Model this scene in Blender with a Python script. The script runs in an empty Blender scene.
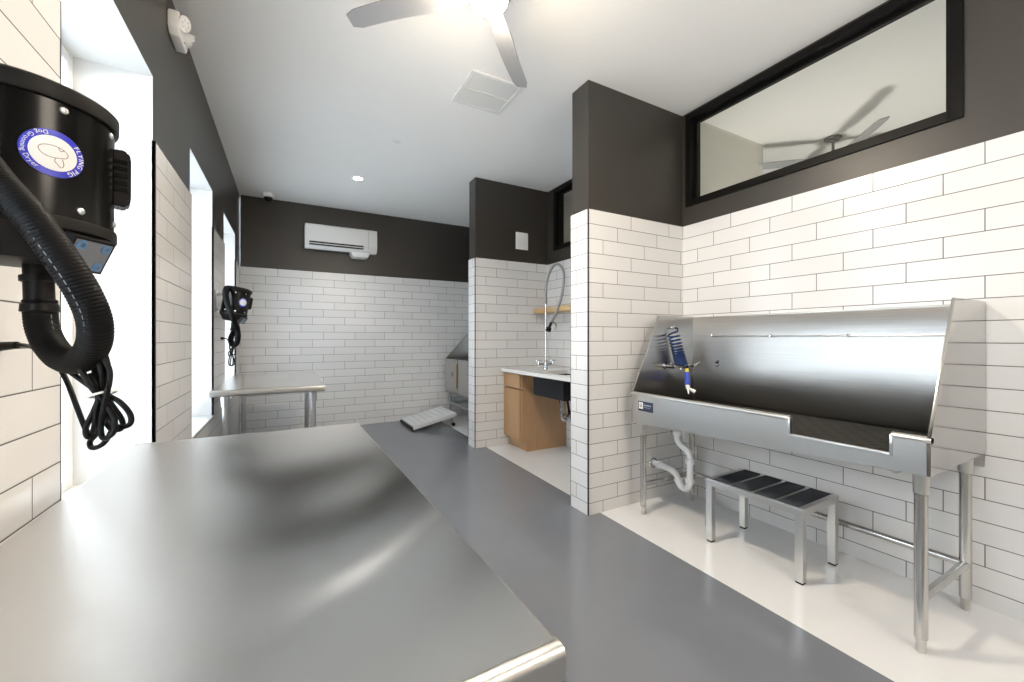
import bpy, bmesh, math, random
from mathutils import Vector, Matrix, Euler
random.seed(7)
PI = math.pi
C = bpy.context.scene.collection

# ------------------------------------------------------------------ dimensions (metres)
H = 3.0          # ceiling
T = 2.11         # top of the tile
XL, XR = -0.53, 2.76
YF, YN = 6.04, -1.7
YP, YP2 = 2.19, 2.387       # near divider
YS, YS2 = 4.124, 4.311      # divider beside the sink
XP = 1.80                   # end of both dividers
L, PITCH = 0.402, 0.1014    # tile length, course height

# ------------------------------------------------------------------ materials
def new_mat(name):
    m = bpy.data.materials.new(name); m.use_nodes = True
    nt = m.node_tree
    return m, nt, nt.nodes['Principled BSDF']

def setp(b, **k):
    names = dict(color='Base Color', rough='Roughness', metal='Metallic', spec='Specular IOR Level', ior='IOR',
                 trans='Transmission Weight', coat='Coat Weight', coat_rough='Coat Roughness',
                 aniso='Anisotropic', emit='Emission Color', emit_s='Emission Strength', alpha='Alpha')
    for a, v in k.items():
        if a in ('color', 'emit') and len(v) == 3: v = (*v, 1)
        b.inputs[names[a]].default_value = v

def N(nt, t, **k):
    n = nt.nodes.new(t)
    for a, v in k.items(): setattr(n, a, v)
    return n

def M(nt, op, a, b=None, c=None, clamp=False):
    n = nt.nodes.new('ShaderNodeMath'); n.operation = op; n.use_clamp = clamp
    for i, v in enumerate((a, b, c)):
        if v is None: continue
        if isinstance(v, (int, float)): n.inputs[i].default_value = v
        else: nt.links.new(v, n.inputs[i])
    return n.outputs[0]

def mixc(nt, fac, a, b):
    n = nt.nodes.new('ShaderNodeMix'); n.data_type = 'RGBA'
    for s, v in ((n.inputs[0], fac), (n.inputs[6], a), (n.inputs[7], b)):
        if isinstance(v, (int, float)): s.default_value = v
        elif isinstance(v, tuple): s.default_value = (*v, 1) if len(v) == 3 else v
        else: nt.links.new(v, s)
    return n.outputs[2]

def noise(nt, scale, vec=None, detail=3, rough=.5):
    n = nt.nodes.new('ShaderNodeTexNoise'); n.inputs['Scale'].default_value = scale
    n.inputs['Detail'].default_value = detail; n.inputs['Roughness'].default_value = rough
    if vec is not None: nt.links.new(vec, n.inputs['Vector'])
    return n.outputs[0]

def objco(nt, scale=None):
    t = nt.nodes.new('ShaderNodeTexCoord')
    if scale is None: return t.outputs['Object']
    mp = nt.nodes.new('ShaderNodeMapping'); mp.inputs['Scale'].default_value = scale
    nt.links.new(t.outputs['Object'], mp.inputs['Vector'])
    return mp.outputs[0]

def bump(nt, b, h, strength, dist):
    n = nt.nodes.new('ShaderNodeBump'); n.inputs['Strength'].default_value = strength
    n.inputs['Distance'].default_value = dist
    nt.links.new(h, n.inputs['Height']); nt.links.new(n.outputs[0], b.inputs['Normal'])

def plain(name, color, rough=.5, metal=0., **k):
    m, nt, b = new_mat(name); setp(b, color=color, rough=rough, metal=metal, **k)
    return m

def plain_noise(name, c1, c2, rough, scale=8., metal=0., bs=0., bd=.001, stretch=None, **k):
    m, nt, b = new_mat(name); setp(b, color=c1, rough=rough, metal=metal, **k)
    co = objco(nt, stretch)
    f = noise(nt, scale, co, 4)
    nt.links.new(mixc(nt, f, c1, c2), b.inputs['Base Color'])
    if bs: bump(nt, b, noise(nt, scale * 6, co, 3), bs, bd)
    return m

def tile_mat(name, phx, phy):
    m, nt, b = new_mat(name)
    co = objco(nt)
    sep = N(nt, 'ShaderNodeSeparateXYZ'); nt.links.new(co, sep.inputs[0])
    g = N(nt, 'ShaderNodeNewGeometry')
    sn = N(nt, 'ShaderNodeSeparateXYZ'); nt.links.new(g.outputs['True Normal'], sn.inputs[0])
    isx = M(nt, 'GREATER_THAN', M(nt, 'ABSOLUTE', sn.outputs[0]), .5)
    rf = M(nt, 'DIVIDE', M(nt, 'SUBTRACT', T, sep.outputs[2]), PITCH)
    row = M(nt, 'FLOOR', rf)
    sh = M(nt, 'MULTIPLY', row, 1 / 3)
    sx = M(nt, 'ADD', M(nt, 'DIVIDE', M(nt, 'SUBTRACT', sep.outputs[0], phx), L), sh)
    sy = M(nt, 'SUBTRACT', M(nt, 'DIVIDE', M(nt, 'SUBTRACT', sep.outputs[1], phy), L), sh)
    s = M(nt, 'ADD', M(nt, 'MULTIPLY', isx, sy), M(nt, 'MULTIPLY', M(nt, 'SUBTRACT', 1., isx), sx))
    def edge(v, size):
        f = M(nt, 'FRACT', v)
        return M(nt, 'MULTIPLY', M(nt, 'MINIMUM', f, M(nt, 'SUBTRACT', 1., f)), size)
    d = M(nt, 'MINIMUM', edge(rf, PITCH), edge(s, L))
    mr = N(nt, 'ShaderNodeMapRange'); mr.inputs[1].default_value = .0014; mr.inputs[2].default_value = .0024
    nt.links.new(d, mr.inputs[0]); face = mr.outputs[0]
    wn = N(nt, 'ShaderNodeTexWhiteNoise', noise_dimensions='2D')
    cb = N(nt, 'ShaderNodeCombineXYZ'); nt.links.new(M(nt, 'FLOOR', s), cb.inputs[0]); nt.links.new(row, cb.inputs[1])
    nt.links.new(cb.outputs[0], wn.inputs['Vector'])
    tc = mixc(nt, wn.outputs[0], (.68, .675, .67), (.73, .725, .72))
    nt.links.new(mixc(nt, face, (.10, .10, .10), tc), b.inputs['Base Color'])
    nt.links.new(M(nt, 'SUBTRACT', .85, M(nt, 'MULTIPLY', face, .6)), b.inputs['Roughness'])
    mr2 = N(nt, 'ShaderNodeMapRange'); mr2.inputs[1].default_value = .0008; mr2.inputs[2].default_value = .005
    nt.links.new(d, mr2.inputs[0])
    hgt = M(nt, 'ADD', mr2.outputs[0], M(nt, 'MULTIPLY', noise(nt, 9., co, 2), .6))
    bump(nt, b, hgt, .25, .002)
    return m

def steel(name, color=(.56, .555, .54), rough=.22, aniso=.6, tangent=(0, 1, 0), streak=(1, 1, 1), streak_amt=.10, wave=0., wave_scale=2., spots=0.):
    m, nt, b = new_mat(name); setp(b, color=color, rough=rough, metal=1., aniso=aniso)
    co = objco(nt, streak)
    f = noise(nt, 60., co, 3, .5)
    c1 = tuple(max(0, c * (1 - streak_amt)) for c in color); c2 = tuple(min(1, c * (1 + streak_amt)) for c in color)
    nt.links.new(mixc(nt, f, c1, c2), b.inputs['Base Color'])
    r = M(nt, 'ADD', rough - .02, M(nt, 'MULTIPLY', f, .04))
    if spots:
        sp = noise(nt, 5., objco(nt), 5, .7)
        r = M(nt, 'ADD', r, M(nt, 'MULTIPLY', M(nt, 'SUBTRACT', sp, .5), spots))
    nt.links.new(r, b.inputs['Roughness'])
    if aniso:
        v = N(nt, 'ShaderNodeCombineXYZ')
        for i in range(3): v.inputs[i].default_value = tangent[i]
        vt = N(nt, 'ShaderNodeVectorTransform', vector_type='VECTOR', convert_from='OBJECT', convert_to='WORLD')
        nt.links.new(v.outputs[0], vt.inputs[0]); nt.links.new(vt.outputs[0], b.inputs['Tangent'])
    if wave:
        bump(nt, b, noise(nt, wave_scale, objco(nt), 1), wave, .02)
    return m

def glass_mat(name, tint=(.95, .97, .96)):
    m, nt, b = new_mat(name); setp(b, color=tint, rough=0.0, trans=1.0, ior=1.45)
    return m

def emit_mat(name, col, s):
    m, nt, b = new_mat(name); setp(b, color=(.9, .9, .9), emit=col, emit_s=s)
    return m

def epoxy(name, c1, c2, rough, coat=.0, scale=3.):
    m, nt, b = new_mat(name); setp(b, color=c1, rough=rough, coat=coat, coat_rough=.12, spec=.7)
    co = objco(nt)
    f = M(nt, 'ADD', M(nt, 'MULTIPLY', noise(nt, scale, co, 5, .6), .7), M(nt, 'MULTIPLY', noise(nt, 160., co, 2), .3))
    nt.links.new(mixc(nt, f, c1, c2), b.inputs['Base Color'])
    bump(nt, b, noise(nt, 45., co, 2), .05, .0012)
    return m

def oak(name):
    m, nt, b = new_mat(name); setp(b, rough=.5)
    f = noise(nt, 3., objco(nt, (14, 14, 1.2)), 5, .6)
    nt.links.new(mixc(nt, f, (.36, .205, .10), (.50, .31, .165)), b.inputs['Base Color'])
    return m

MT_TILE = tile_mat('tile_white', 2.2007, .9814)
MT_TILE_FAR = tile_mat('tile_white_far', .677, .9814)
MT_PAINT = plain_noise('paint_charcoal', (.036, .032, .028), (.042, .038, .033), .38, 4., spec=.5)
MT_CEIL = plain('ceiling_white', (.93, .92, .90), .85)
MT_WHITE = plain('white_paint', (.86, .86, .85), .5)
MT_REVEAL = plain('reveal_white', (.70, .70, .69), .6)
MT_GREY = epoxy('epoxy_grey', (.150, .162, .185), (.180, .193, .218), .15)
MT_WFLOOR = epoxy('epoxy_white', (.66, .665, .675), (.70, .705, .715), .20)
MT_BLACKTRIM = plain('black_metal_trim', (.012, .012, .013), .4)
MT_FRAME = plain('black_frame', (.004, .0038, .0036), .4, spec=.15)
MT_GLASS = glass_mat('clear_glass')
MT_TABLE = steel('table_steel', (.65, .635, .615), .20, 1.0, (1, 0, 0), (60, 1.2, 1), .03, .11, 1.6, .03)
MT_STEEL_Y = steel('brushed_steel_long', (.44, .432, .42), .35, .9, (0, 1, 0), (1, .03, 1.6), .14, .15, 2.6)
MT_STEEL_S = steel('brushed_steel_side', (.48, .47, .455), .25, .9, (1, 0, 0), (.03, 1, 1.6), .14, .15, 2.6)
MT_APRON = steel('satin_front_steel', (.50, .495, .485), .36, 0, (0, 1, 0), (1, .1, 12), .05)
MT_STEEL_X = steel('brushed_steel_end', (.50, .49, .475), .12, .4, (1, 0, 0), (1, 1, 18), .06)
MT_STEEL = steel('satin_steel', (.60, .59, .57), .30, 0, (0, 0, 1), (1, 1, 1), .0)
MT_TUBE = steel('tube_steel', (.55, .54, .52), .24, 0, (0, 0, 1), (2, 2, .1), .03)
MT_GALV = steel('galvanised_tube', (.48, .49, .50), .34, 0, (0, 0, 1), (1, 1, 1), .04)
MT_SPRING = plain('spring_steel', (.30, .30, .31), .3, 1.)
MT_CHROME = plain('chrome', (.52, .52, .53), .10, 1.)
MT_BRIGHT = plain('bright_zinc', (.8, .8, .8), .3, 1.)
MT_BLACK = plain_noise('black_plastic', (.007, .007, .007), (.011, .010, .009), .45, 20., spec=.2)
MT_BLACKGLOSS = plain('black_gloss_shell', (.004, .004, .004), .20, spec=.28)
MT_HOSE = plain('black_hose', (.0030, .0030, .0034), .55, spec=.14)
MT_CORD = plain('black_cord', (.003, .003, .003), .42, spec=.15)
MT_RUBBER = plain_noise('rubber_tread', (.030, .037, .048), (.055, .064, .08), .8, 220., bs=.6, bd=.002)
MT_PVC = plain('white_pvc', (.84, .84, .84), .3)
MT_OAK = oak('oak_veneer')
MT_OAKLIGHT = plain_noise('pale_pine', (.52, .34, .15), (.62, .43, .21), .5, 3., stretch=(12, 1.5, 12))
MT_QUARTZ = plain_noise('white_quartz', (.74, .73, .72), (.80, .80, .79), .2, 30.)
MT_SINK = plain_noise('black_composite', (.008, .009, .012), (.014, .015, .019), .5, 90., spec=.2)
MT_BLUE = plain('blue_plastic', (.01, .05, .42), .3)
MT_BLUEHOSE = plain('blue_coil', (.004, .022, .10), .25)
MT_YELLOW = plain('yellow_plastic', (.75, .6, .05), .4)
MT_NAVY = plain('navy_plate', (.012, .022, .055), .35)
MT_BADGEBLUE = plain('badge_blue', (.025, .035, .55), .35)
MT_BADGEWHITE = plain('badge_white', (.88, .88, .85), .4)
MT_BROWNLINE = plain('badge_brown_line', (.25, .10, .07), .6)
MT_PANEL = plain_noise('panel_grey', (.16, .17, .19), (.20, .21, .23), .35, 30.)
MT_BUTTON = plain('panel_blue', (.10, .22, .42), .4)
MT_LED = emit_mat('led_warm', (1., .86, .68), 500.)
MT_DOWN = emit_mat('downlight_white', (1., .95, .88), 30.)
MT_BLADE = plain('blade_grey', (.36, .36, .37), .45)
MT_FANBODY = plain('fan_nickel', (.20, .19, .18), .4, .5)
MT_DARK = plain('dark_slot', (.015, .015, .015), .6)
MT_AC = plain('ac_white', (.82, .82, .81), .35)
MT_RAMP = plain_noise('ramp_grey', (.55, .56, .57), (.70, .70, .70), .5, 120., bs=.5, bd=.002)
MT_ADJ = plain('adjoining_wall', (.72, .70, .64), .7)
MT_HINGE = plain('brass_hinge', (.33, .22, .12), .4, 1.)

def mat_mat():
    m, nt, b = new_mat('perforated_rubber'); setp(b, rough=.75, spec=.2)
    co = objco(nt)
    sep = N(nt, 'ShaderNodeSeparateXYZ'); nt.links.new(co, sep.inputs[0])
    py = M(nt, 'DIVIDE', sep.outputs[1], .075); px = M(nt, 'DIVIDE', sep.outputs[0], .05)
    off = M(nt, 'MULTIPLY', M(nt, 'MODULO', M(nt, 'FLOOR', px), 2.), .5)
    fy = M(nt, 'SUBTRACT', M(nt, 'FRACT', M(nt, 'ADD', py, off)), .5); fx = M(nt, 'SUBTRACT', M(nt, 'FRACT', px), .5)
    d = M(nt, 'ADD', M(nt, 'POWER', M(nt, 'DIVIDE', fy, .27), 2.), M(nt, 'POWER', M(nt, 'DIVIDE', fx, .20), 2.))
    hole = M(nt, 'LESS_THAN', d, 1.)
    nt.links.new(mixc(nt, hole, (.030, .028, .025), (.004, .004, .004)), b.inputs['Base Color'])
    bump(nt, b, M(nt, 'SUBTRACT', 1., hole), .6, .006)
    return m
MT_MAT = mat_mat()

# ------------------------------------------------------------------ mesh helpers
def add_box(bm, x0, x1, y0, y1, z0, z1, mi=0, bev=0., seg=2):
    c = [(x0, y0, z0), (x1, y0, z0), (x1, y1, z0), (x0, y1, z0), (x0, y0, z1), (x1, y0, z1), (x1, y1, z1), (x0, y1, z1)]
    v = [bm.verts.new(p) for p in c]
    fs = []
    for f in ((0, 3, 2, 1), (4, 5, 6, 7), (0, 1, 5, 4), (1, 2, 6, 5), (2, 3, 7, 6), (3, 0, 4, 7)):
        fc = bm.faces.new([v[i] for i in f]); fc.material_index = mi; fs.append(fc)
    if bev > 0:
        es = list({e for f in fs for e in f.edges})
        bmesh.ops.bevel(bm, geom=es, offset=bev, segments=seg, affect='EDGES', profile=.5)
    return v

def add_prism(bm, pts, axis, a0, a1, mi=0, bev=0.):
    """pts: polygon in the two remaining axes (in x,y,z order), extruded along axis."""
    def P(p, a):
        q = list(p); q.insert(axis, a); return q
    A = [bm.verts.new(P(p, a0)) for p in pts]; B = [bm.verts.new(P(p, a1)) for p in pts]
    fs = [bm.faces.new(A), bm.faces.new(list(reversed(B)))]
    n = len(pts)
    for i in range(n): fs.append(bm.faces.new((A[i], B[i], B[(i + 1) % n], A[(i + 1) % n])))
    for f in fs: f.material_index = mi
    if bev > 0:
        es = list({e for f in fs for e in f.edges})
        bmesh.ops.bevel(bm, geom=es, offset=bev, segments=2, affect='EDGES', profile=.5)

def add_lathe(bm, prof, mat=Matrix.Identity(4), seg=24, mi=0):
    """prof: list of (r, z); closes on the axis where r == 0."""
    rings = []
    for r, z in prof:
        if r < 1e-6: rings.append([bm.verts.new(mat @ Vector((0, 0, z)))])
        else: rings.append([bm.verts.new(mat @ Vector((r * math.cos(2 * PI * k / seg), r * math.sin(2 * PI * k / seg), z))) for k in range(seg)])
    for a, b in zip(rings, rings[1:]):
        for k in range(seg):
            k2 = (k + 1) % seg
            if len(a) == 1 and len(b) == 1: continue
            if len(a) == 1: f = bm.faces.new((a[0], b[k2], b[k]))
            elif len(b) == 1: f = bm.faces.new((a[k], a[k2], b[0]))
            else: f = bm.faces.new((a[k], a[k2], b[k2], b[k]))
            f.material_index = mi
    for r in (rings[0], rings[-1]):
        if len(r) > 1:
            try: bm.faces.new(r).material_index = mi
            except ValueError: pass

def along(p, q):
    p, q = Vector(p), Vector(q)
    z = (q - p).normalized()
    up = Vector((0, 0, 1)) if abs(z.z) < .95 else Vector((1, 0, 0))
    x = up.cross(z).normalized(); y = z.cross(x)
    m = Matrix((x, y, z)).transposed().to_4x4(); m.translation = p
    return m

def add_cyl(bm, p, q, r, r2=None, seg=20, mi=0, bev=0.):
    h = (Vector(q) - Vector(p)).length; r2 = r if r2 is None else r2
    if bev: prof = [(0, 0), (r - bev, 0), (r, bev), (r2, h - bev), (r2 - bev, h), (0, h)]
    else: prof = [(0, 0), (r, 0), (r2, h), (0, h)]
    add_lathe(bm, prof, along(p, q), seg, mi)

def spline(pts, n=8, closed=False):
    P = [Vector(p) for p in pts]; out = []; m = len(P)
    rng = range(m if closed else m - 1)
    for i in rng:
        if closed: a, b, c, d = P[(i - 1) % m], P[i], P[(i + 1) % m], P[(i + 2) % m]
        else: a, b, c, d = P[max(i - 1, 0)], P[i], P[i + 1], P[min(i + 2, m - 1)]
        for k in range(n):
            t = k / n
            out.append(.5 * ((2 * b) + (-a + c) * t + (2 * a - 5 * b + 4 * c - d) * t * t + (-a + 3 * b - 3 * c + d) * t ** 3))
    if not closed: out.append(P[-1])
    return out

def resample(pts, step):
    P = [Vector(p) for p in pts]; out = [P[0].copy()]; acc = 0.
    for a, b in zip(P, P[1:]):
        l = (b - a).length
        if l < 1e-9: continue
        t = step - acc
        while t <= l:
            out.append(a.lerp(b, t / l)); t += step
        acc = l - (t - step)
    return out

def add_tube(bm, pts, r, seg=10, closed=False, mi=0, rfun=None):
    P = [Vector(p) for p in pts]; n = len(P)
    rings = []; up = None
    for i in range(n):
        if closed: t = P[(i + 1) % n] - P[(i - 1) % n]
        else: t = P[min(i + 1, n - 1)] - P[max(i - 1, 0)]
        if t.length < 1e-9: t = Vector((0, 0, 1))
        t.normalize()
        if up is None:
            up = Vector((0, 0, 1)) if abs(t.z) < .9 else Vector((1, 0, 0))
        x = up - t * up.dot(t)
        if x.length < 1e-6: x = t.orthogonal()
        x.normalize(); up = x; y = t.cross(x)
        rr = rfun(i) if rfun else r
        rings.append([bm.verts.new(P[i] + x * rr * math.cos(2 * PI * k / seg) + y * rr * math.sin(2 * PI * k / seg)) for k in range(seg)])
    m = n if closed else n - 1
    for i in range(m):
        a, b = rings[i], rings[(i + 1) % n]
        for k in range(seg):
            k2 = (k + 1) % seg
            bm.faces.new((a[k], a[k2], b[k2], b[k])).material_index = mi
    if not closed:
        bm.faces.new(list(reversed(rings[0]))).material_index = mi; bm.faces.new(rings[-1]).material_index = mi

def add_ball(bm, c, r, mi=0, sc=(1, 1, 1), u=16, v=10):
    m = Matrix.Translation(Vector(c)) @ Matrix.Diagonal((*sc, 1))
    add_lathe(bm, [(r * math.sin(PI * k / v) if 0 < k < v else 0, -r * math.cos(PI * k / v)) for k in range(v + 1)], m, u, mi)

def obj(name, bm, mats, parent=None, smooth=True, angle=35, loc=None):
    bmesh.ops.recalc_face_normals(bm, faces=bm.faces[:])
    me = bpy.data.meshes.new(name); bm.to_mesh(me); bm.free()
    for m in (mats if isinstance(mats, (list, tuple)) else [mats]): me.materials.append(m)
    if smooth:
        for p in me.polygons: p.use_smooth = True
        try: me.set_sharp_from_angle(angle=math.radians(angle))
        except Exception: pass
    o = bpy.data.objects.new(name, me); C.objects.link(o)
    if loc: o.location = loc
    if parent: o.parent = parent
    return o

def mk(name, fn, mats, parent=None, smooth=True, angle=35):
    bm = bmesh.new(); fn(bm); return obj(name, bm, mats, parent, smooth, angle)

def thing(name, label, cat, loc=(0, 0, 0), rotz=0., group=None):
    o = bpy.data.objects.new(name, None); C.objects.link(o)
    o.location = loc; o.rotation_euler = (0, 0, rotz); o.empty_display_size = .1
    return tag(o, label, cat, group)

def tag(o, label, cat, group=None):
    o['label'] = label; o['category'] = cat
    if group: o['group'] = group
    return o

def struct(o):
    o['kind'] = 'structure'; return o

def copy_tree(o, parent=None):
    c = o.copy(); C.objects.link(c); c.parent = parent
    for ch in list(o.children): copy_tree(ch, c)
    return c

_fonts = {}
def glyph_mesh(ch):
    """triangulated outline of one character of the built-in font: (verts2d, faces, advance)"""
    if ch in _fonts: return _fonts[ch]
    cu = bpy.data.curves.new('glyph', 'FONT'); cu.body = ch; cu.size = 1.; cu.resolution_u = 3
    o = bpy.data.objects.new('glyph', cu); C.objects.link(o)
    dg = bpy.context.evaluated_depsgraph_get()
    me = o.evaluated_get(dg).to_mesh()
    vs = [(v.co.x, v.co.y) for v in me.vertices]; fs = [tuple(p.vertices) for p in me.polygons]
    o.evaluated_get(dg).to_mesh_clear()
    w = max((x for x, y in vs), default=.3)
    bpy.data.objects.remove(o); bpy.data.curves.remove(cu)
    _fonts[ch] = (vs, fs, w); return _fonts[ch]

# ------------------------------------------------------------------ the room
def wall_cells(bm, axis, f, bk, off, us, z_parts, holes, rev_mi, tile_mi, paint_mi):
    """f: tile face coordinate, bk: back coordinate, off: how far the paint sits behind the tile.
    us: breaks along the wall; z_parts: breaks in z; holes: (u0,u1,z0,z1)."""
    sgn = 1 if bk > f else -1
    us = sorted(set(us)); zs = sorted(set(z_parts))
    for u0, u1 in zip(us, us[1:]):
        for z0, z1 in zip(zs, zs[1:]):
            uc, zc = (u0 + u1) / 2, (z0 + z1) / 2
            if any(h[0] < uc < h[1] and h[2] < zc < h[3] for h in holes): continue
            ff = f if z1 <= T + 1e-6 else f + sgn * off
            a, b = min(ff, bk), max(ff, bk)
            n0 = len(bm.faces)
            bm.faces.ensure_lookup_table()
            if axis == 0: add_box(bm, a, b, u0, u1, z0, z1)
            else: add_box(bm, u0, u1, a, b, z0, z1)
            bm.faces.ensure_lookup_table()
            for fc in bm.faces[n0:]:
                fc.normal_update()
                nrm = fc.normal
                fc.material_index = (tile_mi if z1 <= T + 1e-6 else paint_mi) if abs(nrm[axis]) > .5 else rev_mi

ZS, ZH = .59, 2.40          # sill and head of the windows in the left wall
LW = [(-.10, .76), (1.52, 2.385), (3.168, 4.008), (4.66, 5.56)]
def f(bm):
    us = [YN - .12, YF + .12] + [u for w in LW for u in w]
    wall_cells(bm, 0, XL, XL - .32, .008, us, [0, ZS, T, ZH, H], [(a, b, ZS, ZH) for a, b in LW], 2, 0, 1)
struct(mk('wall_left', f, [MT_TILE, MT_PAINT, MT_REVEAL], smooth=False))

WR = [(.646, 2.162, 2.254, 2.983), (2.48, 3.997, 2.254, 2.983)]
def f(bm):
    us = [YN - .12, YF + .12] + [u for w in WR for u in w[:2]]
    wall_cells(bm, 0, XR, XR + .12, .008, us, [0, T, 2.254, 2.983, H], WR, 1, 0, 1)
struct(mk('wall_right', f, [MT_TILE, MT_PAINT], smooth=False))

def f(bm):
    wall_cells(bm, 1, YF, YF + .12, .008, [XL, XR], [0, T, H], [], 1, 0, 1)
struct(mk('wall_far', f, [MT_TILE_FAR, MT_PAINT], smooth=False))

def f(bm):
    wall_cells(bm, 1, YN, YN - .12, .008, [XL, XR], [0, T, H], [], 1, 0, 1)
struct(mk('wall_near', f, [MT_TILE, MT_PAINT, MT_REVEAL], smooth=False))

def divider(name, y0, y1):
    def f(bm):
        e = .008
        a = add_box(bm, XP, XR + .005, y0, y1, 0, T, 0)
        add_box(bm, XP + e, XR + .006, y0 + e, y1 - e, T - .002, H, 1)
    struct(mk(name, f, [MT_TILE, MT_PAINT], smooth=False))
divider('wall_divider', YP, YP2)
divider('wall_divider_sink', YS, YS2)

def f(bm):
    add_box(bm, XL - .35, 6.6, YN - .15, YF + .15, H, H + .12)
struct(mk('ceiling', f, MT_CEIL, smooth=False))

def edge_x(y): return 1.884 + (y - .608) * (1.934 - 1.884) / (4.142 - .608)
def f(bm):
    ya, yb = YN - .12, YF + .12
    add_prism(bm, [(XL - .32, ya), (edge_x(ya), ya), (edge_x(yb), yb), (XL - .32, yb)], 2, -.1, 0)
struct(mk('floor', f, MT_GREY, smooth=False))
def f(bm):
    ya, yb = YN - .12, YF + .12
    add_prism(bm, [(edge_x(ya), ya), (XR + .12, ya), (XR + .12, yb), (edge_x(yb), yb)], 2, -.1, 0)
struct(mk('floor_alcove', f, MT_WFLOOR, smooth=False))

# room next door, seen through the high glass
def f(bm): add_box(bm, XR + .12, 6.6, YN - .12, YF + .12, -.1, 0)
struct(mk('floor_adjoining', f, MT_GREY, smooth=False))
def f(bm): add_box(bm, 6.5, 6.6, YN - .12, YF + .12, 0, H)
struct(mk('wall_adjoining_right', f, MT_ADJ, smooth=False))
def f(bm): add_box(bm, XR + .12, 6.5, YF, YF + .12, 0, H)
struct(mk('wall_adjoining_far', f, MT_ADJ, smooth=False))
def f(bm): add_box(bm, XR + .12, 6.5, YN - .12, YN, 0, H)
struct(mk('wall_adjoining_near', f, MT_ADJ, smooth=False))
def f(bm): add_box(bm, XR + .12, 3.84, 2.17, 2.37, 0, H)
struct(mk('wall_adjoining_divider', f, MT_ADJ, smooth=False))

# black metal trim on the tile edges
tn = [0]
def trim(x0, x1, y0, y1, z0, z1):
    tn[0] += 1
    def f(bm): add_box(bm, x0, x1, y0, y1, z0, z1)
    struct(mk('trim_%d' % tn[0], f, MT_BLACKTRIM, smooth=False))
e = .007
for y in (YP, YS): trim(XP - .0015, XP + e, y - .0015, y + e, 0, T + .001)
for y in (YP2, YS2): trim(XP - .0012, XP + .002, y - .002, y + .0012, 0, T + .001)
for a, b in LW:
    trim(XL - .012, XL + .001, a - .0025, a, ZS, T + .001)
    trim(XL - .012, XL + .002, b, b + .008, ZS, T + .001)
    trim(XL - .012, XL + .002, a - .008, b + .008, ZS - .008, ZS)

# windows of the left wall
def left_window(n, a, b):
    x0, x1 = XL - .315, XL - .265
    def f(bm):
        for y0, y1, z0, z1 in ((a, a + .05, ZS, ZH), (b - .05, b, ZS, ZH), (a + .05, b - .05, ZS, ZS + .05), (a + .05, b - .05, ZH - .05, ZH), (a + .05, b - .05, 1.47, 1.51)):
            add_box(bm, x0, x1, y0, y1, z0, z1, 0, .004)
    w = struct(mk('window_%d' % n, f, MT_WHITE, smooth=False))
    def g(bm):
        add_box(bm, XL - .293, XL - .287, a + .048, b - .048, ZS + .048, 1.472)
        add_box(bm, XL - .293, XL - .287, a + .048, b - .048, 1.508, ZH - .048)
    mk('pane', g, MT_GLASS, w, smooth=False)
    def s(bm): add_box(bm, XL - .265, XL + .004, a + .002, b - .002, ZS, ZS + .012, 0, .003)
    mk('sill', s, MT_REVEAL, w, smooth=False)
for i, (a, b) in enumerate(LW): left_window(i + 1, a, b)

# high interior glass in the right wall
def high_window(n, y0, y1, z0, z1):
    w_, xf = .048, XR - .004
    def f(bm):
        for a, b, c, d in ((y0, y0 + w_, z0, z1), (y1 - w_, y1, z0, z1), (y0 + w_, y1 - w_, z0, z0 + w_), (y0 + w_, y1 - w_, z1 - w_, z1)):
            add_box(bm, xf, XR + .12, a, b, c, d, 0, .002)
        s = .022
        a0, a1, c0, c1 = y0 + w_, y1 - w_, z0 + w_, z1 - w_
        for a, b, c, d in ((a0, a0 + s, c0, c1), (a1 - s, a1, c0, c1), (a0 + s, a1 - s, c0, c0 + s), (a0 + s, a1 - s, c1 - s, c1)):
            add_box(bm, XR + .045, XR + .075, a, b, c, d, 0, .002)
    w = struct(mk('window_%d' % n, f, MT_FRAME, smooth=False))
    def g(bm): add_box(bm, XR + .057, XR + .063, y0 + w_ + .01, y1 - w_ - .01, z0 + w_ + .01, z1 - w_ - .01)
    mk('pane', g, MT_GLASS, w, smooth=False)
high_window(5, *WR[0]); high_window(6, *WR[1])

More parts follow.
